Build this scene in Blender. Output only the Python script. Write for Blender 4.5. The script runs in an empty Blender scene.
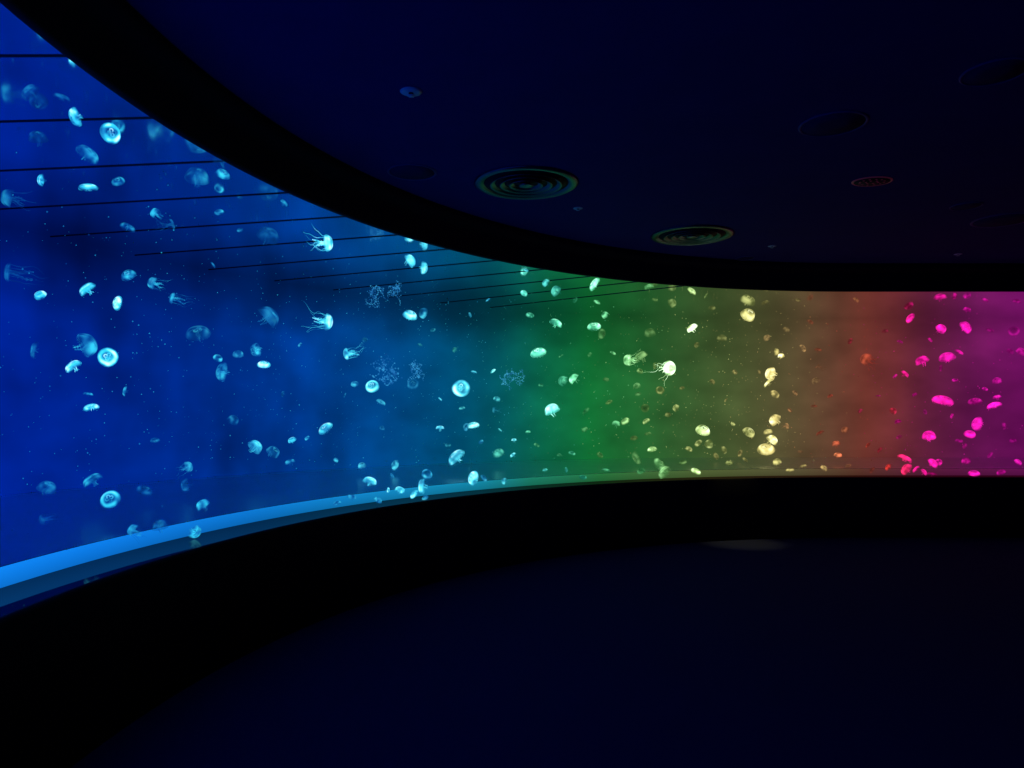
import bpy, bmesh, math, random
from mathutils import Vector, Matrix, Quaternion
random.seed(7)
S = bpy.context.scene
COL = S.collection
try:
    S.view_settings.view_transform = 'Standard'
    S.view_settings.look = 'None'
except Exception: pass
PI = math.pi
# ------------------------------------------------------------------ room plan
EYE = 1.5; F = 740.0; HY = 417.0
C1 = (4.25, 3.06); C2 = (8.2, 3.06); R = 6.14
SILL = 0.75; TOP = 3.065; CEIL = 3.38; DEPTH = 3.0; WS = 3.115
def lin(c):
    c = c/255.0
    return c/12.92 if c <= 0.04045 else ((c+0.055)/1.055)**2.4
def L3(c): return (lin(c[0]), lin(c[1]), lin(c[2]), 1)
def node_pt(nd, o, z):
    cx, cy, ph = nd
    return Vector((cx-(R+o)*math.cos(ph), cy+(R+o)*math.sin(ph), z))
def arc(c, a, b, n):
    return [(c[0], c[1], math.radians(a+(b-a)*i/n)) for i in range(n+1)]
START = -34
main = arc(C1, START, 90, 84)
main += [(C1[0]+(C2[0]-C1[0])*i/8, C1[1], PI/2) for i in range(1, 8)]
main += arc(C2, 90, 150, 36)
rest = arc(C2, 150, 270, 60) + arc(C1, 270, 360+START, 36)
def dist_out(x, y):
    if x < C1[0]: d = math.hypot(x-C1[0], y-C1[1])
    elif x > C2[0]: d = math.hypot(x-C2[0], y-C2[1])
    else: d = y-C1[1]
    return d-R
def ray_at(px, py, depth):
    return Vector(((px-512)/F*depth, depth, EYE-(py-HY)/F*depth))
def depth_for(px, o):
    a, b = 0.1, 40
    for _ in range(50):
        m = (a+b)/2
        p = ray_at(px, 400, m)
        if dist_out(p.x, p.y) < o: a = m
        else: b = m
    return a
def phi_of(p): return math.atan2(p.y-C1[1], -(p.x-C1[0]))
PH0, PH1 = -0.6, 2.75
# ------------------------------------------------------------------ helpers
def obj(name, bm, mat, parent=None, smooth=True, recalc=True):
    if recalc: bmesh.ops.recalc_face_normals(bm, faces=bm.faces)
    me = bpy.data.meshes.new(name); bm.to_mesh(me); bm.free()
    if smooth:
        for p in me.polygons: p.use_smooth = True
    me.materials.append(mat)
    o = bpy.data.objects.new(name, me); COL.objects.link(o)
    if parent: o.parent = parent
    return o
def empty(name, loc=(0,0,0)):
    o = bpy.data.objects.new(name, None); COL.objects.link(o); o.location = loc
    o.empty_display_size = 0.1
    return o
def tag(o, label, cat, group=None):
    o['label'] = label; o['category'] = cat
    if group: o['group'] = group
def sweep(nodes, prof, closed_prof=False, bm=None, caps=False):
    bm = bm or bmesh.new(); rows = []
    for nd in nodes:
        rows.append([bm.verts.new(node_pt(nd, o, z)) for o, z in prof])
    n = len(prof)
    for a, b in zip(rows[:-1], rows[1:]):
        for i in range(n if closed_prof else n-1):
            j = (i+1) % n
            bm.faces.new((a[i], a[j], b[j], b[i]))
    if caps:
        bm.faces.new(rows[0]); bm.faces.new(rows[-1][::-1])
    return bm
def lathe(prof, seg=32, bm=None, scal=None, M=None):
    bm = bm or bmesh.new(); rings = []
    for k, (r, z) in enumerate(prof):
        if r < 1e-5:
            v = Vector((0, 0, z)); rings.append([bm.verts.new(M @ v if M else v)]); continue
        row = []
        for i in range(seg):
            a = 2*PI*i/seg; rr = r
            if scal: rr *= 1+scal(k, a)
            v = Vector((rr*math.cos(a), rr*math.sin(a), z))
            row.append(bm.verts.new(M @ v if M else v))
        rings.append(row)
    for a, b in zip(rings[:-1], rings[1:]):
        for i in range(seg):
            j = (i+1) % seg
            if len(a) == 1 and len(b) == 1: break
            if len(a) == 1: bm.faces.new((a[0], b[i], b[j]))
            elif len(b) == 1: bm.faces.new((a[i], a[j], b[0]))
            else: bm.faces.new((a[i], a[j], b[j], b[i]))
    return bm
def tube(pts, rad, seg=6, bm=None):
    bm = bm or bmesh.new(); rows = []
    n = len(pts)
    for i, p in enumerate(pts):
        t = (pts[min(i+1, n-1)]-pts[max(i-1, 0)]).normalized()
        u = t.cross(Vector((0.31, 0.2, 0.93)))
        if u.length < 1e-3: u = t.cross(Vector((1, 0, 0)))
        u.normalize(); w = t.cross(u)
        r = rad(i/(n-1)) if callable(rad) else rad
        rows.append([bm.verts.new(p+(u*math.cos(2*PI*k/seg)+w*math.sin(2*PI*k/seg))*r) for k in range(seg)])
    for a, b in zip(rows[:-1], rows[1:]):
        for k in range(seg):
            j = (k+1) % seg
            bm.faces.new((a[k], a[j], b[j], b[k]))
    bm.faces.new(rows[0]); bm.faces.new(rows[-1][::-1])
    return bm
# ------------------------------------------------------------------ materials
def pbr(name, col, rough=0.6, metal=0.0, noise=0.0, nscale=30, spec=0.5, bump=0.0, glow=None):
    m = bpy.data.materials.new(name); m.use_nodes = True
    nt = m.node_tree; b = nt.nodes['Principled BSDF']
    b.inputs['Base Color'].default_value = (*col, 1)
    b.inputs['Roughness'].default_value = rough
    b.inputs['Metallic'].default_value = metal
    b.inputs['Specular IOR Level'].default_value = spec
    if glow:
        b.inputs['Emission Color'].default_value = (*glow, 1); b.inputs['Emission Strength'].default_value = 1.0
    if noise or bump:
        tc = nt.nodes.new('ShaderNodeTexCoord'); nz = nt.nodes.new('ShaderNodeTexNoise')
        nz.inputs['Scale'].default_value = nscale; nz.inputs['Detail'].default_value = 4
        nt.links.new(tc.outputs['Object'], nz.inputs['Vector'])
        mx = nt.nodes.new('ShaderNodeMix'); mx.data_type = 'RGBA'
        mx.inputs['A'].default_value = (*[c*(1-noise) for c in col], 1)
        mx.inputs['B'].default_value = (*[min(1, c*(1+noise)) for c in col], 1)
        nt.links.new(nz.outputs['Fac'], mx.inputs['Factor'])
        nt.links.new(mx.outputs['Result'], b.inputs['Base Color'])
        if bump:
            bp = nt.nodes.new('ShaderNodeBump'); bp.inputs['Strength'].default_value = bump
            bp.inputs['Distance'].default_value = 0.01
            nt.links.new(nz.outputs['Fac'], bp.inputs['Height'])
            nt.links.new(bp.outputs['Normal'], b.inputs['Normal'])
    return m
class NB:
    def __init__(s, m):
        m.use_nodes = True; s.nt = m.node_tree; s.nt.nodes.clear()
    def n(s, t, **kw):
        x = s.nt.nodes.new(t)
        for k, v in kw.items(): setattr(x, k, v)
        return x
    def link(s, a, b): s.nt.links.new(a, b)
    def math(s, op, a, b=None, clamp=False):
        x = s.n('ShaderNodeMath', operation=op); x.use_clamp = clamp
        for i, v in enumerate((a, b)):
            if v is None: continue
            if isinstance(v, (int, float)): x.inputs[i].default_value = v
            else: s.link(v, x.inputs[i])
        return x.outputs[0]
    def maprange(s, v, a, b, c, d, smooth=False):
        x = s.n('ShaderNodeMapRange'); x.interpolation_type = 'SMOOTHSTEP' if smooth else 'LINEAR'
        s.link(v, x.inputs['Value'])
        for k, w in zip(('From Min', 'From Max', 'To Min', 'To Max'), (a, b, c, d)): x.inputs[k].default_value = w
        return x.outputs['Result']
    def mix(s, f, a, b):
        x = s.n('ShaderNodeMix', data_type='RGBA'); s.link(f, x.inputs['Factor'])
        for k, v in (('A', a), ('B', b)):
            if isinstance(v, tuple): x.inputs[k].default_value = v
            else: s.link(v, x.inputs[k])
        return x.outputs['Result']
    def phi(s):
        g = s.n('ShaderNodeNewGeometry'); sp = s.n('ShaderNodeSeparateXYZ'); s.link(g.outputs['Position'], sp.inputs[0])
        dx = s.math('SUBTRACT', C1[0], sp.outputs['X']); dy = s.math('SUBTRACT', sp.outputs['Y'], C1[1])
        ph = s.math('ARCTAN2', dy, dx)
        return ph, sp.outputs['Z']
    def ramp(s, fac, stops, smooth=False):
        r = s.n('ShaderNodeValToRGB'); e = r.color_ramp.elements
        if smooth: r.color_ramp.interpolation = 'B_SPLINE'
        stops = sorted(stops); e[0].position = stops[0][0]; e[0].color = stops[0][1]
        e[1].position = stops[-1][0]; e[1].color = stops[-1][1]
        for p, c in stops[1:-1]:
            q = e.new(p); q.color = c
        s.link(fac, r.inputs['Fac']); return r.outputs['Color']
def stops_from(table, o):
    out = []
    for px, c in table:
        d = depth_for(px, o); p = ray_at(px, 400, d)
        out.append(((phi_of(p)-PH0)/(PH1-PH0), L3(c)))
    return out
WATER_LIGHT = [(-600, (0, 76, 255)), (-250, (0, 50, 205)), (0, (0, 35, 152)), (100, (0, 37, 142)), (200, (0, 45, 144)), (300, (0, 58, 145)), (390, (1, 74, 140)),  # unseen left stops brightened to light the ceiling
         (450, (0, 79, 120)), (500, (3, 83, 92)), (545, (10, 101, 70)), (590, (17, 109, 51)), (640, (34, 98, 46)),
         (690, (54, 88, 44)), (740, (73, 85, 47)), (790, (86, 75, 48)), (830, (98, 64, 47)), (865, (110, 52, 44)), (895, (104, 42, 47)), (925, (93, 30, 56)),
         (970, (90, 19, 70)), (1024, (101, 14, 86)), (1200, (36, 2, 36))]  # unseen right stop darkened to keep the ceiling dim there
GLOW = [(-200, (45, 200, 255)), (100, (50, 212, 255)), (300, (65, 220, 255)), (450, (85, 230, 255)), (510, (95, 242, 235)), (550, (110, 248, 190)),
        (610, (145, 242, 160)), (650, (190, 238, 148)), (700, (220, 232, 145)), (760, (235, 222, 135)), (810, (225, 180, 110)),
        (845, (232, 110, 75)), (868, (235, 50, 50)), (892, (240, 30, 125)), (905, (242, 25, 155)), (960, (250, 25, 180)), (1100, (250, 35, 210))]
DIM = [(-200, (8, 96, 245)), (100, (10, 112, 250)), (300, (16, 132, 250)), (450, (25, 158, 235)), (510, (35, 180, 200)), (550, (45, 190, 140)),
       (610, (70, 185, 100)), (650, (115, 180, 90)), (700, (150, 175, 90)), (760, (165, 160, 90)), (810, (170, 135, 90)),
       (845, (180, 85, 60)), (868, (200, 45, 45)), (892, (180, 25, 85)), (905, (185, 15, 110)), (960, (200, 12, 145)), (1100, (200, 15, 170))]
m_back = bpy.data.materials.new('painted_water_light'); b = NB(m_back)  # coloured light in the water painted as the wall's own glow
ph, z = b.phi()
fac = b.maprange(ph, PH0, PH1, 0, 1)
colr = b.ramp(fac, stops_from(WATER_LIGHT, DEPTH))
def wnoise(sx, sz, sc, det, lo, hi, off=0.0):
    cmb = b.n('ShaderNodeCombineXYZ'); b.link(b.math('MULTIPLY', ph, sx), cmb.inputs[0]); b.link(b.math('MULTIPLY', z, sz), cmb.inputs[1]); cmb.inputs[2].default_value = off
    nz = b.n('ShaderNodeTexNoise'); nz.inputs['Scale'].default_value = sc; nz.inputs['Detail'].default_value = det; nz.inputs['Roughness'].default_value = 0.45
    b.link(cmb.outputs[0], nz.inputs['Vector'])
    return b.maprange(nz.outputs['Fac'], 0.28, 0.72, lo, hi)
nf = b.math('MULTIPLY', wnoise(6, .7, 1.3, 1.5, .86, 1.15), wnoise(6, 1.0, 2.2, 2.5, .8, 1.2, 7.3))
# soft upright shadows painted into the glow of the blue stretch only
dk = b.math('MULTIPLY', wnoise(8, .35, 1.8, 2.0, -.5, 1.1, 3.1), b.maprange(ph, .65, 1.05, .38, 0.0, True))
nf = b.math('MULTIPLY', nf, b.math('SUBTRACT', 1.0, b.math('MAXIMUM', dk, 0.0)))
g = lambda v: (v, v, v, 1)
zl = b.ramp(b.maprange(z, 0.8, 3.2, 0, 1), [(0.0, g(1.6)), (0.15, g(1.25)), (0.5, g(1.15)), (0.70, g(1.05)), (0.83, g(.55)), (0.93, g(.32)), (1.0, g(.32))], True)  # shading painted by height: bright foot, dark reflected band near the top
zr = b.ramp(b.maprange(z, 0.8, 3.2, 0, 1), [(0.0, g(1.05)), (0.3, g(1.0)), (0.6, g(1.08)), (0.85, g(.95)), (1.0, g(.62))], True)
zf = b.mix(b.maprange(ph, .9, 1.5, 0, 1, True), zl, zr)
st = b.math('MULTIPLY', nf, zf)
pk = b.math('MULTIPLY', b.maprange(ph, 1.84, 2.0, 0, 1, True), b.maprange(z, 1.9, 2.9, 0, 1, True))  # pink light patch painted high at the magenta end
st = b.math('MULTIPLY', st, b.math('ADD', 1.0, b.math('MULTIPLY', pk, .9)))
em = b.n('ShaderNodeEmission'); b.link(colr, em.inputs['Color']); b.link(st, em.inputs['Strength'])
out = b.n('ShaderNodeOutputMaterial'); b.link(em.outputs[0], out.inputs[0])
m_strip = bpy.data.materials.new('lit_rim'); b = NB(m_strip)
ph, z = b.phi(); fac = b.maprange(ph, PH0, PH1, 0, 1)
STRIP = [(-250, (10, 122, 232)), (0, (14, 128, 236)), (100, (12, 122, 228)), (250, (12, 116, 205)), (400, (18, 132, 188)), (480, (18, 130, 160)), (530, (26, 120, 98)), (600, (36, 110, 58)),
         (700, (76, 94, 50)), (800, (86, 78, 52)), (860, (88, 50, 40)), (930, (84, 26, 56)), (1024, (92, 18, 74)), (1200, (60, 10, 50))]
colr = b.ramp(fac, stops_from(STRIP, 0.36))
em = b.n('ShaderNodeEmission'); b.link(colr, em.inputs['Color'])
b.link(b.maprange(z, .745, .84, .75, 1.15), em.inputs['Strength'])
out = b.n('ShaderNodeOutputMaterial'); b.link(em.outputs[0], out.inputs[0])
m_ledge = bpy.data.materials.new('wet_dark_ledge'); b = NB(m_ledge)
gl = b.n('ShaderNodeBsdfGlossy'); gl.inputs['Color'].default_value = (.3, .16, .16, 1); gl.inputs['Roughness'].default_value = .03
nz = b.n('ShaderNodeTexNoise'); nz.inputs['Scale'].default_value = 5
bp = b.n('ShaderNodeBump'); bp.inputs['Strength'].default_value = .06; bp.inputs['Distance'].default_value = .01
b.link(nz.outputs['Fac'], bp.inputs['Height']); b.link(bp.outputs['Normal'], gl.inputs['Normal'])
out = b.n('ShaderNodeOutputMaterial'); b.link(gl.outputs[0], out.inputs[0])
m_surface = pbr('underside_of_water', (0.93, 0.95, 0.98), 0.08, 1.0, noise=.05, nscale=2.0, bump=.03)
m_tfloor = pbr('pale_tank_floor', (0.85, 0.9, 0.95), 0.33, 1.0, noise=0.08, nscale=2)
m_bar = pbr('black_bar', (0.004, 0.005, 0.008), 0.5)
m_wall = pbr('matte_black_wall', (0.005, 0.005, 0.016), 0.8, noise=0.2, nscale=8, spec=0.1)
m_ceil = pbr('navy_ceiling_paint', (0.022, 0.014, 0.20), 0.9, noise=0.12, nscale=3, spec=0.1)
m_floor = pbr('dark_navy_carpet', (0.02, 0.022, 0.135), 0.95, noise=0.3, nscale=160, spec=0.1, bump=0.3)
m_metal = pbr('dark_brushed_metal', (0.05, 0.08, 0.15), 0.32, 0.85)
m_dark = pbr('dark_recess', (0.006, 0.005, 0.02), 0.7, spec=.2)
m_dim = pbr('dark_painted_fixture', (0.05, 0.045, 0.26), 0.6, spec=0.3)
m_discs = pbr('navy_fixture_cover', (0.014, 0.010, 0.11), 0.9, noise=0.1, nscale=5, spec=0.1)
m_red = pbr('red_lit_fixture', (0.6, 0.14, 0.16), 0.4, glow=(0.014, 0.002, 0.004))  # magenta light on the fixture painted as red colour and faint glow
m_chrome = pbr('pale_sprinkler_enamel', (0.6, 0.68, 0.85), 0.5, 0.1)
def jelly_mat(name, kind):  # coloured tank light on the jellyfish painted as their own emission
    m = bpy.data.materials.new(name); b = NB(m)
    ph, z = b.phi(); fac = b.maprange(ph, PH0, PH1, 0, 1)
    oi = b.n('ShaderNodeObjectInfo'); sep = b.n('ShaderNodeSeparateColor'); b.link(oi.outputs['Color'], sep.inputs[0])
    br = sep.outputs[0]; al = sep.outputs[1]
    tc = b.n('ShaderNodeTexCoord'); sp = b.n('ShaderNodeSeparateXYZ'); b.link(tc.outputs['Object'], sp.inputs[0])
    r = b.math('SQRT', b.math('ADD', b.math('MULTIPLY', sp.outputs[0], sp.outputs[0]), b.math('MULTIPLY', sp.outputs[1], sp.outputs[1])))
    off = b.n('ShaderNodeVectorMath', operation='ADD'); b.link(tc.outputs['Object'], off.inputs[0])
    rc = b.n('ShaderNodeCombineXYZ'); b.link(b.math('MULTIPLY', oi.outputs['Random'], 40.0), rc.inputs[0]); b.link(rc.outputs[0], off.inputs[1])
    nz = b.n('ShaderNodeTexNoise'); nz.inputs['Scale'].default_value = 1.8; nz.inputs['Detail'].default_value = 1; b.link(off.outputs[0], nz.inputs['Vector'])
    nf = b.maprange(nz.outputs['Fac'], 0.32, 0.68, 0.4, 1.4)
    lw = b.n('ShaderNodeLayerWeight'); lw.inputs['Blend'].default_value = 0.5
    soft = b.maprange(lw.outputs['Facing'], .45, 1.0, 1.0, 0.12, True)     # view-angle fade, paints a soft glow at the outline
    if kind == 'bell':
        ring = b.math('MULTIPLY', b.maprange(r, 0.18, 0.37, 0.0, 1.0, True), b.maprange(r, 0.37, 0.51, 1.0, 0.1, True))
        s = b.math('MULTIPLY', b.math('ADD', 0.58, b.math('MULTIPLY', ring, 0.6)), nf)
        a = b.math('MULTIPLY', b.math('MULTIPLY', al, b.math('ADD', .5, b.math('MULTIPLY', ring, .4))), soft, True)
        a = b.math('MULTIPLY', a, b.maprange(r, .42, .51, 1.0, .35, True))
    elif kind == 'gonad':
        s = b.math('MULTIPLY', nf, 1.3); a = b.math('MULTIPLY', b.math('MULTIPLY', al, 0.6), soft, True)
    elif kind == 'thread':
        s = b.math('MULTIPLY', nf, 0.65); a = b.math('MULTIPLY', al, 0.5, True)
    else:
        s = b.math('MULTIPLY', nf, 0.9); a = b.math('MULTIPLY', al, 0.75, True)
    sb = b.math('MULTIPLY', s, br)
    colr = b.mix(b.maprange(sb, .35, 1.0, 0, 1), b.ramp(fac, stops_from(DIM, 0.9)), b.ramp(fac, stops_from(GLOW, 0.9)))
    # the brightest painted glow tends to white, except in the saturated red and pink light
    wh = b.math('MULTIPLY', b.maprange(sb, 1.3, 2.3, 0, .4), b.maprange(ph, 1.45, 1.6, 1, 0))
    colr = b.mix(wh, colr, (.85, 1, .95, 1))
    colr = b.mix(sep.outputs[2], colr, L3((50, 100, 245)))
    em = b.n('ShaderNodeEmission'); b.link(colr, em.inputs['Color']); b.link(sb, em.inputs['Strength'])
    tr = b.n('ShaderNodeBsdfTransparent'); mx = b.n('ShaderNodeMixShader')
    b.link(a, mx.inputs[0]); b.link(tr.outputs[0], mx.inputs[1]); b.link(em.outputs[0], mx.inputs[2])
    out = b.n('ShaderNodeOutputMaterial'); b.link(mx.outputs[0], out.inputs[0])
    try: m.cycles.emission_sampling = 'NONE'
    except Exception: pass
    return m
J_bell = jelly_mat('jelly_bell', 'bell'); J_gon = jelly_mat('jelly_gonad', 'gonad')
J_arm = jelly_mat('jelly_arm', 'arm'); J_thr = jelly_mat('jelly_thread', 'thread')
# ------------------------------------------------------------------ room shell
def struct(name, bm, m, smooth=True):
    o = obj(name, bm, m, None, smooth); o['kind'] = 'structure'; return o
def slab(z0, z1, off):
    bm = bmesh.new(); loop = main[:-1]+rest[:-1]
    a = [bm.verts.new(node_pt(n, off, z0)) for n in loop]; c = [bm.verts.new(node_pt(n, off, z1)) for n in loop]
    bm.faces.new(a); bm.faces.new(c[::-1])
    for i in range(len(loop)):
        j = (i+1) % len(loop); bm.faces.new((a[i], a[j], c[j], c[i]))
    return bm
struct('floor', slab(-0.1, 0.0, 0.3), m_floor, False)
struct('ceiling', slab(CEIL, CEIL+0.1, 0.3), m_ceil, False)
struct('wall_front', sweep(main, [(0.0, 0), (0.0, SILL-0.02), (0.006, SILL-0.006), (0.02, SILL), (0.035, SILL), (0.035, 0)], True, caps=True), m_wall)
struct('trim_1', sweep(main, [(-0.14, CEIL), (-0.14, CEIL-0.04), (-0.10, CEIL-0.08), (-0.03, CEIL-0.10), (0.0, CEIL-0.14), (0.0, TOP+0.01), (0.01, TOP), (0.05, TOP), (0.06, TOP+0.01), (0.06, CEIL)], True, caps=True), m_wall)
struct('wall_back', sweep(rest, [(0, 0), (0, CEIL), (0.12, CEIL), (0.12, 0)], True, caps=True), m_wall)
# ------------------------------------------------------------------ aquarium
tank = empty('aquarium_tank', node_pt((C1[0], C1[1], 0.6), 1.2, 0))
tag(tank, 'long curved panoramic jellyfish tank glowing from blue to green to magenta', 'aquarium')
def tpart(name, bm, m, smooth=True):
    o = obj(name, bm, m, None, smooth); o.parent = tank
    o.matrix_parent_inverse = Matrix.Translation(-Vector(tank.location)); return o
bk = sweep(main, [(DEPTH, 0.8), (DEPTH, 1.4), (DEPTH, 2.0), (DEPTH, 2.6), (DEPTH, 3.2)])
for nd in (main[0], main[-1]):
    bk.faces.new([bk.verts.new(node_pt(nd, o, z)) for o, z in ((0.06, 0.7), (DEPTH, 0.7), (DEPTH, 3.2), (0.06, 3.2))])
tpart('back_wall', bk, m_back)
LO = 0.37
tpart('tank_floor', sweep(main, [(LO+.03, 0.832), (0.9, 0.834), (1.6, 0.834), (DEPTH, 0.834)]), m_tfloor)
tpart('water_surface', sweep(main, [(0.06, WS), (0.8, WS), (1.6, WS), (DEPTH, WS)]), m_surface)
tpart('ledge', sweep(main, [(0.036, 0.745), (0.18, 0.744), (LO, 0.745), (LO, 0.70), (0.036, 0.70)], True, caps=True), m_ledge, False)
tpart('light_strip', sweep(main, [(LO, 0.745), (LO+.008, 0.825), (LO+.03, 0.829), (LO+.03, 0.745)], True, caps=True), m_strip)
for k in range(-4, 12):
    a = 2.3+6.35*k
    dr = .5*a if a < 0 else max(0, .52*a-1)
    hw = 0.0045 if k < 3 else (0.0042 if k < 6 else 0.0034)
    p0 = node_pt((C1[0], C1[1], math.radians(a)), 0.03, WS-.006)
    d = Vector((-math.cos(math.radians(dr)), math.sin(math.radians(dr)), 0))
    L = .3
    while L < 8:
        q = p0+d*(L+.04)
        if dist_out(q.x, q.y) > DEPTH-.02: break
        L += .03
    p1 = p0+d*L
    bm = bmesh.new(); s = Vector((-d.y, d.x, 0))*hw
    vs = []
    for p in (p0, p1):
        vs.append([bm.verts.new(p+s*sx+Vector((0, 0, dz))) for sx, dz in ((-1, 0.0015), (-0.7, 0), (0.7, 0), (1, 0.0015), (1, 0.0055), (-1, 0.0055))])
    for i in range(6):
        j = (i+1) % 6; bm.faces.new((vs[0][i], vs[0][j], vs[1][j], vs[1][i]))
    bm.faces.new(vs[0]); bm.faces.new(vs[1][::-1])
    tpart('crossbar', bm, m_bar, False)
# ------------------------------------------------------------------ jellyfish prototypes (bell diameter 1)
def scal_rim(lo, hi, amp=0.035, wob=0.0):
    return lambda k, a: ((amp*abs(math.cos(8*a)) if lo <= k <= hi else 0) + wob*math.sin(2*a+.7)*min(1, k/6) + wob*.6*math.sin(3*a))
FLAT = [(0, .20), (.09, .197), (.18, .183), (.27, .155), (.35, .115), (.42, .06), (.47, 0), (.495, -.05), (.49, -.085), (.46, -.08), (.43, -.04), (.36, .03), (.26, .08), (.13, .115), (0, .125)]
TALL = [(0, .40), (.09, .395), (.19, .37), (.29, .32), (.37, .24), (.43, .14), (.47, .03), (.49, -.08), (.485, -.14), (.455, -.135), (.44, -.08), (.40, .04), (.32, .16), (.17, .25), (0, .28)]
WIDE = [(0, .27), (.1, .265), (.2, .245), (.3, .205), (.39, .14), (.45, .06), (.485, -.02), (.5, -.08), (.485, -.11), (.455, -.1), (.42, -.04), (.35, .05), (.25, .11), (.13, .15), (0, .165)]
def gonad_bm(k, z, bm=None):
    c = Vector((0.115*math.cos(k*PI/2+.4), 0.115*math.sin(k*PI/2+.4), z)); pts = []
    for i in range(13):
        a = k*PI/2+.4+PI+math.radians(35)+math.radians(290)*i/12
        pts.append(c+Vector((0.075*math.cos(a), 0.075*math.sin(a), 0)))
    return tube(pts, lambda t: 0.024+0.012*math.sin(PI*t), 8, bm)
def arm_bm(k, length, width, seed, bm=None, z0=0.1):
    bm = bm or bmesh.new(); rnd = random.Random(seed*7+k); a0 = k*PI/2+rnd.uniform(-.3, .3); n = 18; rows = []
    ph = rnd.uniform(0, 6); fr = rnd.uniform(5, 8)
    for i in range(n+1):
        t = i/n; rr = 0.05+0.14*t*length+0.05*math.sin(fr*t+ph)
        c = Vector((rr*math.cos(a0+.9*t), rr*math.sin(a0+.9*t), z0-length*t))
        w = width*(0.5+math.sin(PI*min(1, t*1.1))*.8)*(1-t*.6)
        tw = a0+PI/2+t*2.2; d = Vector((math.cos(tw), math.sin(tw), 0)); e = Vector((math.cos(a0), math.sin(a0), 0))
        f = 0.03*math.sin(i*2.1+ph)
        rows.append([bm.verts.new(c-d*w+e*f), bm.verts.new(c-d*w*.4-e*f*.4), bm.verts.new(c+d*w*.4+e*f*.4), bm.verts.new(c+d*w-e*f)])
    for a, b_ in zip(rows[:-1], rows[1:]):
        for j in range(3): bm.faces.new((a[j], a[j+1], b_[j+1], b_[j]))
    return bm
def fringe_bm(r, z, length, bm=None):
    bm = bm or bmesh.new(); rnd = random.Random(3)
    for i in range(48):
        a = 2*PI*i/48; l = length*rnd.uniform(.5, 1); q = rnd.uniform(-.05, .05)
        pts = [Vector(((r-.02*t-.04*t*t)*math.cos(a+q*t), (r-.02*t-.04*t*t)*math.sin(a+q*t), z-l*t)) for t in (0, .5, 1)]
        tube(pts, lambda t: 0.006*(1-.6*t), 3, bm)
    return bm
def tent_bm(k, length, seed, n=22):
    rnd = random.Random(seed*31+k); a = k*PI/4+rnd.uniform(-.3, .3); ph = rnd.uniform(0, 6)
    length *= rnd.uniform(.55, 1.15); sp = rnd.uniform(-.25, .5)
    bend = Vector((rnd.uniform(.2, .9), rnd.uniform(-.4, .4), 0)); pts = []
    for i in range(n+1):
        t = i/n; r = .42+sp*t*t+.10*math.sin(6*t+ph)*t
        pts.append(Vector((r*math.cos(a), r*math.sin(a), -.08-length*t))+bend*(t*t*length*.5)+Vector((math.sin(10*t+ph), math.cos(8*t+ph), 0))*.09*t)
    return tube(pts, lambda t: 0.018*(1-.7*t), 5)
def curl_bm(k, seed):
    rnd = random.Random(seed*53+k); bm = bmesh.new(); p = Vector((rnd.uniform(-.4, .4), rnd.uniform(-.4, .4), rnd.uniform(-.3, .25))); pts = []
    d = Vector((rnd.uniform(-1, 1), rnd.uniform(-1, 1), rnd.uniform(-1, .6))).normalized(); ax = Vector((rnd.uniform(-1, 1), rnd.uniform(-1, 1), rnd.uniform(-1, 1))).normalized()
    for i in range(12):
        pts.append(p.copy()); p = p+d*.06; d = (Matrix.Rotation(rnd.uniform(.1, .6), 3, ax) @ d).normalized()
    tube(pts, lambda t: .007*(1.2-t), 4, bm)
    for q in pts[1::2]:
        bmesh.ops.create_icosphere(bm, subdivisions=1, radius=rnd.uniform(.016, .045), matrix=Matrix.Translation(q))
    return bm
protos = {}
def make_big(kind, prof, gz, al, seed):
    root = empty('jellyfish')
    obj('bell', lathe(prof, 48, scal=scal_rim(6, 10, .035, .03)), J_bell, root)
    for k in range(4): obj('gonad', gonad_bm(k, gz), J_gon, root)
    for k in range(4): obj('oral_arm', arm_bm(k, al, .05, seed), J_arm, root)
    obj('tentacle_fringe', fringe_bm(.48, -.08, .12), J_thr, root)
    protos[kind] = root
def make_net(kind, prof, seed, L=.85):
    root = empty('jellyfish')
    obj('bell', lathe(prof, 48, scal=scal_rim(6, 10, .05)), J_bell, root)
    for k in range(4): obj('oral_arm', arm_bm(k, L*.9, .10, seed), J_arm, root)
    for k in range(7): obj('tentacle', tent_bm(k, L*1.15, seed), J_thr, root)
    protos[kind] = root
def make_tangle(kind, seed):  # clusters standing in for ghostly reflections, built like jellyfish
    root = empty('jellyfish')
    obj('bell', lathe([(r*.3, z*.3+.1) for r, z in WIDE], 32, scal=scal_rim(6, 10, .05)), J_bell, root)
    for k in range(24): obj('tentacle', curl_bm(k, seed), J_arm, root)
    protos[kind] = root
def make_small(kind, prof, gz, al, seed):
    bm = lathe(prof, 24, scal=scal_rim(6, 10, .035, .05))
    for k in range(4): gonad_bm(k, gz, bm); arm_bm(k, al, .05, seed, bm)
    protos[kind] = obj('jellyfish', bm, J_bell)
make_big('F', FLAT, .12, .32, 1); make_big('W', WIDE, .16, .45, 2); make_big('T', TALL, .27, .55, 3)
make_net('N', WIDE, 4, 1.1); make_net('M', TALL, 9, .9); make_net('L', FLAT, 12, 1.3); make_tangle('C', 5)
make_small('f', FLAT, .12, .35, 5); make_small('w', WIDE, .16, .5, 6); make_small('t', TALL, .27, .55, 7)
used = set()
def spawn(kind):
    p = protos[kind]
    if kind not in used:
        used.add(kind); return p
    r = p.copy(); COL.objects.link(r)
    for ch in list(p.children):
        c = ch.copy(); COL.objects.link(c); c.parent = r
    return r
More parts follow.
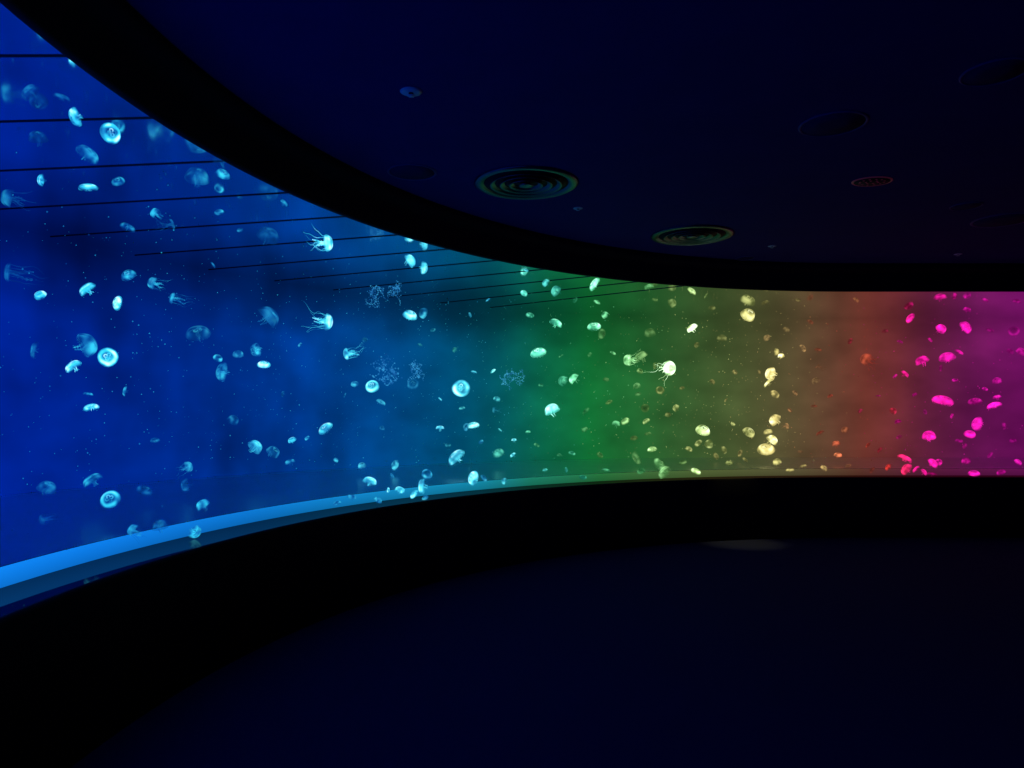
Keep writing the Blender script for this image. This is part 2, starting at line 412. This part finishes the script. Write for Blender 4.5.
# x, y, apparent width, shape (f flat / w dome / t tall / n long tentacles / o face-on disc / c tangled), brightness 4 brilliant 3 bright 2 medium 1 faint
J = """75 117 19 w 3|111 133 20 o 3|88 154 23 w 2|41 180 12 w 3|88 187 18 f 3|118 181 13 f 2|38 138 18 t 1|9 198 19 n 1|8 272 20 n 1|40 295 12 w 3|87 289 18 w 3
117 303 15 f 3|128 275 15 w 2|153 283 13 n 2|172 298 12 n 2|128 227 15 f 2|155 213 11 n 2|172 224 12 n 1|197 177 24 t 1|86 345 25 t 2|73 366 17 w 3|108 357 19 o 3|198 333 24 w 1
34 350 18 f 1|91 407 15 f 3|125 391 11 f 2|88 394 10 f 2|92 480 20 w 2|110 499 19 o 2|47 488 18 t 1|145 490 17 f 1|188 467 12 n 2|160 526 16 t 1|195 532 14 t 2|133 530 13 n 2|42 520 12 n 1
30 92 20 w 1|62 97 16 f 1|222 160 18 t 1|223 174 14 w 2|268 236 22 t 1|347 214 12 n 2|328 243 17 n 3|284 203 9 w 2|219 212 10 f 2|268 317 24 t 1|328 322 17 n 3|222 372 20 w 2|256 350 14 t 2
264 364 13 f 3|238 354 11 w 2|218 358 10 w 2|325 428 16 f 3|255 447 16 t 2|292 440 9 w 3|273 452 14 t 2|290 462 11 w 2|203 505 14 t 2|186 485 14 t 1|346 354 12 n 3|336 460 6 w 2|307 438 6 f 2|213 265 8 f 1|240 230 7 w 1
283 394 7 w 1|300 345 6 w 2|233 420 12 t 1|155 440 10 f 1|410 261 14 t 3|424 268 13 w 3|410 315 15 w 3|423 313 12 w 2|374 293 19 c 1|397 290 17 c 1|372 386 14 o 3|381 402 11 f 2|390 372 26 c 1|355 384 9 w 2|413 384 13 o 1|414 370 19 c 1
395 465 11 w 2|392 476 8 f 2|382 428 7 w 1|370 481 15 w 3|352 497 10 w 2|337 503 9 f 2|400 490 11 w 3|422 486 16 w 3|427 474 12 o 2|414 494 11 f 3|440 428 9 w 3|440 399 6 f 2|378 500 9 w 2|362 466 9 t 2|425 498 8 w 2|388 490 6 w 3|433 330 6 f 1|420 345 6 w 1|365 340 7 t 1|345 395 6 f 1
461 388 18 o 3|473 425 13 f 3|456 457 20 w 3|473 478 15 w 3|498 453 13 w 2|484 478 9 f 2|513 455 7 w 3|510 376 21 c 1|494 410 7 n 1|466 427 9 w 2|462 408 7 f 2|497 399 8 w 2|481 442 6 w 2|514 440 6 w 3|493 371 7 f 3|474 372 7 f 2|504 481 8 w 2|448 445 7 f 1|488 300 6 f 2|470 315 6 w 1|455 350 7 t 1|500 430 6 f 2
556 323 14 w 3|594 284 15 f 3|538 352 17 f 3|594 326 14 f 3|602 334 11 w 2|546 283 9 t 2|524 293 8 w 3|597 302 8 f 2|556 291 12 t 2|563 381 12 t 2|574 379 12 t 3|552 410 16 t 3|586 411 10 f 1|561 356 6 f 1|541 385 6 w 1|606 380 7 t 1|545 470 6 w 2|585 430 8 t 1|609 402 8 f 1|572 453 8 f 2|559 455 6 w 1|583 477 8 f 2
616 424 9 t 2|613 353 7 f 2|530 315 9 f 2|575 300 7 w 1|528 432 6 w 2|537 445 7 f 1|600 455 8 w 1|606 470 9 f 2|566 470 7 w 1|590 355 6 t 1|605 315 8 t 2|526 270 6 f 2
649 287 11 w 2|628 360 12 n 3|641 357 14 t 2|655 366 8 n 1|670 368 15 n 4|692 291 11 f 3|692 328 12 w 4|748 300 16 w 2|748 315 15 t 3|744 284 9 w 2|672 303 10 t 1|712 308 8 w 1|650 333 12 t 1|703 430 15 w 3|709 444 10 t 2|636 458 15 f 1|660 464 15 f 2|664 472 15 w 2|652 449 10 f 3
689 449 8 w 2|698 443 9 f 2|724 450 9 w 2|749 432 13 w 3|696 471 11 f 3|716 456 8 w 1|740 453 8 f 1|660 390 9 o 1|645 408 9 o 1|638 394 7 w 1|646 421 9 f 2|668 415 7 t 1|676 408 8 t 2|625 421 10 f 2|648 434 8 w 1|637 386 8 t 1|712 382 7 t 1|722 338 11 w 1
733 424 6 w 2|640 371 7 w 2|683 462 9 f 1|729 463 8 w 2|655 300 7 w 1|697 345 7 t 1|682 388 6 w 1|735 372 6 w 1|726 400 6 f 1|745 460 7 w 1|634 438 8 w 1|641 471 9 w 1|706 296 7 f 1
766 449 17 w 3|772 440 12 t 3|775 420 13 t 3|768 432 10 w 2|776 352 8 t 2|767 338 8 t 1|781 356 7 t 3|765 303 9 w 1|803 348 9 f 2|818 350 8 w 1|771 374 14 t 3|768 383 12 f 3|775 394 10 w 2|787 426 7 n 1|795 393 7 w 1|816 381 9 t 1|820 433 10 f 1|836 444 9 t 2|838 455 8 w 3
810 322 8 w 1|790 470 9 f 2|800 452 7 w 1|814 406 7 f 1|830 396 6 w 1|818 366 6 n 1|777 462 9 t 2|803 466 8 f 1|759 372 6 w 1|786 330 8 t 1|798 300 7 f 1|824 468 8 w 2|790 410 6 f 1
866 359 13 n 2|845 430 8 t 1|880 450 8 w 1|860 411 6 w 1|893 411 8 t 2|898 422 7 t 2|872 470 8 f 1|885 331 7 w 1|850 341 7 f 1|895 376 6 f 2|848 466 7 w 1|868 445 7 f 1|856 300 8 w 1|878 396 6 f 1|888 467 8 w 2
909 306 10 w 2|910 318 11 f 3|940 297 12 w 2|954 296 7 t 2|966 327 14 w 3|967 310 8 t 2|941 329 11 t 3|922 361 13 t 3|947 357 16 w 3|959 352 10 f 2|941 368 8 f 1|905 374 9 w 3|943 400 20 f 3|975 401 13 f 2|977 424 15 w 3|970 434 11 w 3|994 405 14 f 3|997 397 8 w 3
997 381 9 t 2|929 436 13 t 3|959 441 8 w 1|985 389 6 w 2|905 458 15 f 3|906 469 13 w 3|916 469 9 f 3|924 472 8 w 3|933 463 11 w 3|939 462 7 t 3|932 474 10 f 2|966 461 9 t 2|974 473 11 f 3|1014 331 11 o 1|1021 352 10 t 2|1010 352 8 t 1|1017 301 9 f 1|1004 426 8 w 1|990 455 8 f 1
965 446 7 w 1|1013 441 7 t 1|952 416 6 w 2|925 412 6 w 1|990 330 8 f 1|985 300 7 w 2|930 340 6 w 2|955 380 6 f 2|1001 472 9 f 2|1018 462 8 w 2|899 437 7 w 1|915 395 6 t 1|900 342 7 w 1"""
items = []
for line in J.split('\n'):
    for s in line.split('|'):
        if s.strip():
            a = s.split(); items.append((float(a[0]), float(a[1]), float(a[2]), a[3], int(a[4])))
ZON = [(170, 'deep-blue', 'cyan'), (330, 'royal-blue', 'cyan'), (445, 'azure', 'cyan'), (520, 'teal', 'aqua'), (620, 'green', 'mint-green'), (690, 'olive', 'pale-green'), (760, 'yellowish', 'pale-yellow'), (842, 'amber', 'cream-yellow'), (900, 'brownish-red', 'red'), (2000, 'magenta', 'pink')]
KW = {'f': 'flat-belled jellyfish', 'w': 'domed jellyfish', 't': 'tall-belled jellyfish', 'n': 'long-tentacled jellyfish', 'o': 'disc-like jellyfish', 'c': 'tangled curly cluster'}
ORD = ['first', 'second', 'third', 'fourth', 'fifth', 'sixth', 'seventh', 'eighth', 'ninth', 'tenth', 'eleventh', 'twelfth', 'thirteenth', 'fourteenth', 'fifteenth']
AIM = {(328, 243): (1.15, .1, -.35), (328, 322): (1.0, -.1, -.3), (670, 368): (1.0, .15, -1.1), (866, 359): (-.8, .35, -.4), (133, 530): (-.8, .5, 0), (9, 198): (-1, .2, 0), (8, 272): (-1, .1, 0)}
placed = []; buckets = {}
for idx, (px, py, w, k, br) in enumerate(items):
    rnd = random.Random(idx*13+5)
    lo_o, hi_o = {4: (.2, .6), 3: (.25, 1.1), 2: (.3, 1.6), 1: (.6, 2.3)}[br]
    best = None
    for tr in range(60):
        o = rnd.uniform(lo_o, hi_o) if tr < 22 else rnd.uniform(.14, hi_o)
        d = depth_for(px, o); p = ray_at(px, py, d); sz = w*d/F
        ext = sz*(.95 if k == 'n' else .62)
        flo = 0.85 if o > LO-.05 else 0.76
        pen = max(0, p.z+ext-(WS-.02))*6+max(0, flo-(p.z-ext))*6+max(0, .1-(o-ext*.6))*3
        for q, e in placed:
            gap = (q-p).length-e-ext
            if gap < 0: pen += -gap
        if best is None or pen < best[0]: best = (pen, p, sz, ext)
        if pen == 0: break
    pen, p, sz, ext = best
    placed.append((p.copy(), ext))
    big = w >= 13 or k in 'nc'
    if k == 'n': pk = 'N' if (br == 4 or py in (243, 322)) else 'NML'[idx % 3]
    elif k == 'c': pk = 'C'
    elif k == 'o': pk = 'F' if big else 'f'
    else: pk = k.upper() if big else k
    ob = spawn(pk)
    view = Vector((p.x, p.y, p.z-EYE)).normalized()
    right = view.cross(Vector((0, 0, 1))).normalized(); up = right.cross(view)
    if k == 'o':
        ax = (-view+right*rnd.uniform(-.35, .35)+up*rnd.uniform(.1, .6)).normalized()
    elif (px, py) in AIM:
        r_, u_, v_ = AIM[(px, py)]; ax = (right*r_+up*u_+view*v_).normalized()
    else:
        a = rnd.gauss(0, .8) if k != 'n' else rnd.uniform(.8, 1.9)*(-1 if (px < 60 or rnd.random() < .6) else 1)
        ax = (up*math.cos(a)+right*math.sin(a)-view*rnd.uniform(-.5, .7)).normalized()
    q = ax.to_track_quat('Z', 'Y') @ Quaternion((0, 0, 1), rnd.uniform(0, 6.28))
    ob.rotation_mode = 'QUATERNION'; ob.rotation_quaternion = q
    ob.location = p; ob.scale = (sz,)*3
    B = {4: 2.8, 3: rnd.uniform(1.2, 1.8), 2: rnd.uniform(.62, .98), 1: rnd.uniform(.4, .6)}[br]
    A = {4: 1.0, 3: rnd.uniform(.85, 1.0), 2: rnd.uniform(.6, .85), 1: rnd.uniform(.38, .58)}[br]
    V = 0
    if k == 'c': B, A, V = .75, .38, .35
    for q_ in [ob]+list(ob.children): q_.color = (B, A, V, 1)
    zn = next(i for i, zz in enumerate(ZON) if px < zz[0])
    band = 'high' if p.z > 2.35 else ('low' if p.z < 1.35 else 'midway')
    size = 'tiny' if w < 9 else ('small' if w < 15 else 'large')
    colw = 'blue-violet' if k == 'c' else ZON[zn][2]
    key = (size, {4: 'brilliant', 3: 'bright', 2: 'dim', 1: 'faint'}[br], KW[k], zn, band, colw)
    buckets.setdefault(key, []).append((px, py, ob))
for key, lst in buckets.items():
    lst.sort(key=lambda t: (t[0], t[1]))
    size, brw, kw, zn, band, colw = key
    for i, (_, _, ob) in enumerate(lst):
        pos = 'the only one' if len(lst) == 1 else ORD[i]+' such from the left'
        ob['label'] = '%s %s %s %s, %s %s in %s water' % (size, brw, colw, kw, pos, band, ZON[zn][1])
        ob['category'] = 'jellyfish'
        ob['group'] = 'jellyfish drifting in the curved tank'
# fine specks in the water
bm = bmesh.new(); rnd = random.Random(99); cnt = 0
while cnt < 3200:
    nd = main[rnd.randrange(20, len(main)-20)]
    p = node_pt((nd[0], nd[1], nd[2]+rnd.uniform(-.01, .01)), rnd.uniform(.2, 2.7), rnd.uniform(.9, 3.0))
    r = rnd.uniform(.003, .009)*(0.6 if p.x < 1 else 1)
    v = [bm.verts.new(p+Vector(d)*r) for d in ((1, 0, 0), (-1, 0, 0), (0, 1, 0), (0, -1, 0), (0, 0, 1), (0, 0, -1))]
    for a, c, e in ((0, 2, 4), (2, 1, 4), (1, 3, 4), (3, 0, 4), (2, 0, 5), (1, 2, 5), (3, 1, 5), (0, 3, 5)): bm.faces.new((v[a], v[c], v[e]))
    cnt += 1
sp_ = obj('floating_specks', bm, J_arm); sp_.color = (.7, .55, 0, 1)
tag(sp_, 'tiny pale specks drifting everywhere in the tank water', 'specks'); sp_['kind'] = 'stuff'
# ------------------------------------------------------------------ ceiling fixtures
def cp(px, py):
    d = F*(CEIL-EYE)/(HY-py); p = ray_at(px, py, d); p.z = CEIL; return p
def diffuser(px, py, label):
    r = empty('air_diffuser', cp(px, py)); tag(r, label, 'air vent', 'round ceiling air diffusers')
    obj('outer_ring', lathe([(.335, -.001), (.415, -.001), (.42, -.006), (.405, -.016), (.375, -.022), (.345, -.010), (.335, -.001)], 64), m_metal, r)
    obj('back_plate', lathe([(0, -.002), (.34, -.002), (.34, -.004), (0, -.004)], 48), m_dark, r)
    for a in (.268, .19, .115):
        obj('louvre_ring', lathe([(a-.018, -.005), (a, -.016), (a+.018, -.028), (a+.022, -.024), (a+.004, -.012), (a-.014, -.004), (a-.018, -.005)], 56), m_metal, r)
    obj('centre_cone', lathe([(0, -.006), (.03, -.006), (.045, -.016), (.06, -.024), (.045, -.028), (0, -.030)], 40), m_metal, r)
    return r
diffuser(526, 183, 'larger-looking round metal air diffuser beside the blue and green stretch')
diffuser(692, 235, 'smaller-looking round air diffuser farther off, above the olive water')
def downlight(px, py, rad, label, m=m_dim):
    r = empty('downlight', cp(px, py)); tag(r, label, 'ceiling light', 'recessed ceiling lights')
    obj('trim_ring', lathe([(rad*.9, -.001), (rad, -.001), (rad*.995, -.005), (rad*.95, -.009), (rad*.91, -.005), (rad*.9, -.001)], 48), m, r)
    obj('reflector', lathe([(0, -.002), (rad*.91, -.002), (rad*.91, -.004), (rad*.3, -.003), (0, -.003)], 40), m_discs, r)
    return r
downlight(412, 172, .19, 'faint dark recessed downlight just left of the large air diffuser')
downlight(833, 124, .21, 'unlit dark round downlight between the reddish oval fixture and the top edge')
downlight(995, 72, .17, 'unlit black round downlight in the upper right corner of the ceiling')
downlight(1003, 220, .27, 'wide black round recess at the right edge of the ceiling')
downlight(745, 258, .11, 'little downlight near the bulkhead over the faint pool of light')
downlight(966, 206, .13, 'little dark downlight left of the wide black round recess')
def speaker(px, py, label):
    r = empty('ceiling_speaker', cp(px, py)); tag(r, label, 'speaker'); r.scale = (.95, .72, 1)
    obj('rim', lathe([(.145, -.001), (.165, -.001), (.163, -.006), (.155, -.010), (.147, -.006), (.145, -.001)], 40), m_red, r)
    obj('grille', lathe([(0, -.004), (.146, -.004), (.146, -.008), (0, -.010)], 40), m_dark, r)
    for rr, nn in ((.10, 12), (.05, 6)):
        for i in range(nn):
            a = 2*PI*i/nn; M = Matrix.Translation((rr*math.cos(a), rr*math.sin(a), -.010))
            obj('grille_dot', lathe([(0, -.003), (.007, -.002), (.010, 0), (0, .002)], 10, M=M), m_red, r)
speaker(872, 181, 'small reddish oval ceiling fixture with a dotted grille')
def sprinkler(px, py, s, label):
    r = empty('sprinkler_head', cp(px, py)); tag(r, label, 'sprinkler', 'ceiling sprinkler heads'); r.scale = (s, s, s)
    obj('escutcheon', lathe([(0, 0), (.06, -.001), (.064, -.005), (.045, -.010), (.02, -.012), (0, -.012)], 32), m_chrome, r)
    obj('stem', lathe([(0, -.010), (.014, -.010), (.014, -.02), (.01, -.022), (.01, -.026), (0, -.026)], 16), m_dark, r)
    bm = lathe([(0, -.025), (.024, -.026), (.026, -.029), (0, -.031)], 12, scal=lambda k, a: -.25*(math.sin(6*a) > 0))
    obj('deflector', bm, m_chrome, r)
sprinkler(411, 91, 1.0, 'pale sprinkler head nearest the camera, above the blue water')
sprinkler(578, 208, .7, 'small sprinkler head just right of the large air diffuser')
sprinkler(772, 246, .7, 'small sprinkler head right of the farther air diffuser')
sprinkler(958, 254, .7, 'small sprinkler head near the bulkhead above the pink water')
# ------------------------------------------------------------------ lights
ld = bpy.data.lights.new('dim_downlight_beam', 'SPOT'); ld.energy = 120; ld.color = (1, .92, .14); ld.spot_size = math.radians(20); ld.spot_blend = 1.0; ld.shadow_soft_size = .05
lo = bpy.data.objects.new('dim_downlight_beam', ld); COL.objects.link(lo); p = cp(745, 258); lo.location = (p.x, 8.8, CEIL-.03)
w = bpy.data.worlds.new('dark'); S.world = w; w.use_nodes = True
w.node_tree.nodes['Background'].inputs[0].default_value = (0.001, 0.001, 0.004, 1)
cd = bpy.data.cameras.new('camera'); cam = bpy.data.objects.new('camera', cd); COL.objects.link(cam)
cam.location = (0, 0, EYE); cam.rotation_euler = (PI/2, 0, 0); cd.sensor_width = 36; cd.lens = F/1024*36; cd.shift_y = (HY-384)/1024
cd.clip_start = .05; S.camera = cam
print('jellies', len(items), 'labels', len(set(o.get('label') for o in bpy.data.objects if o.get('category') == 'jellyfish')))
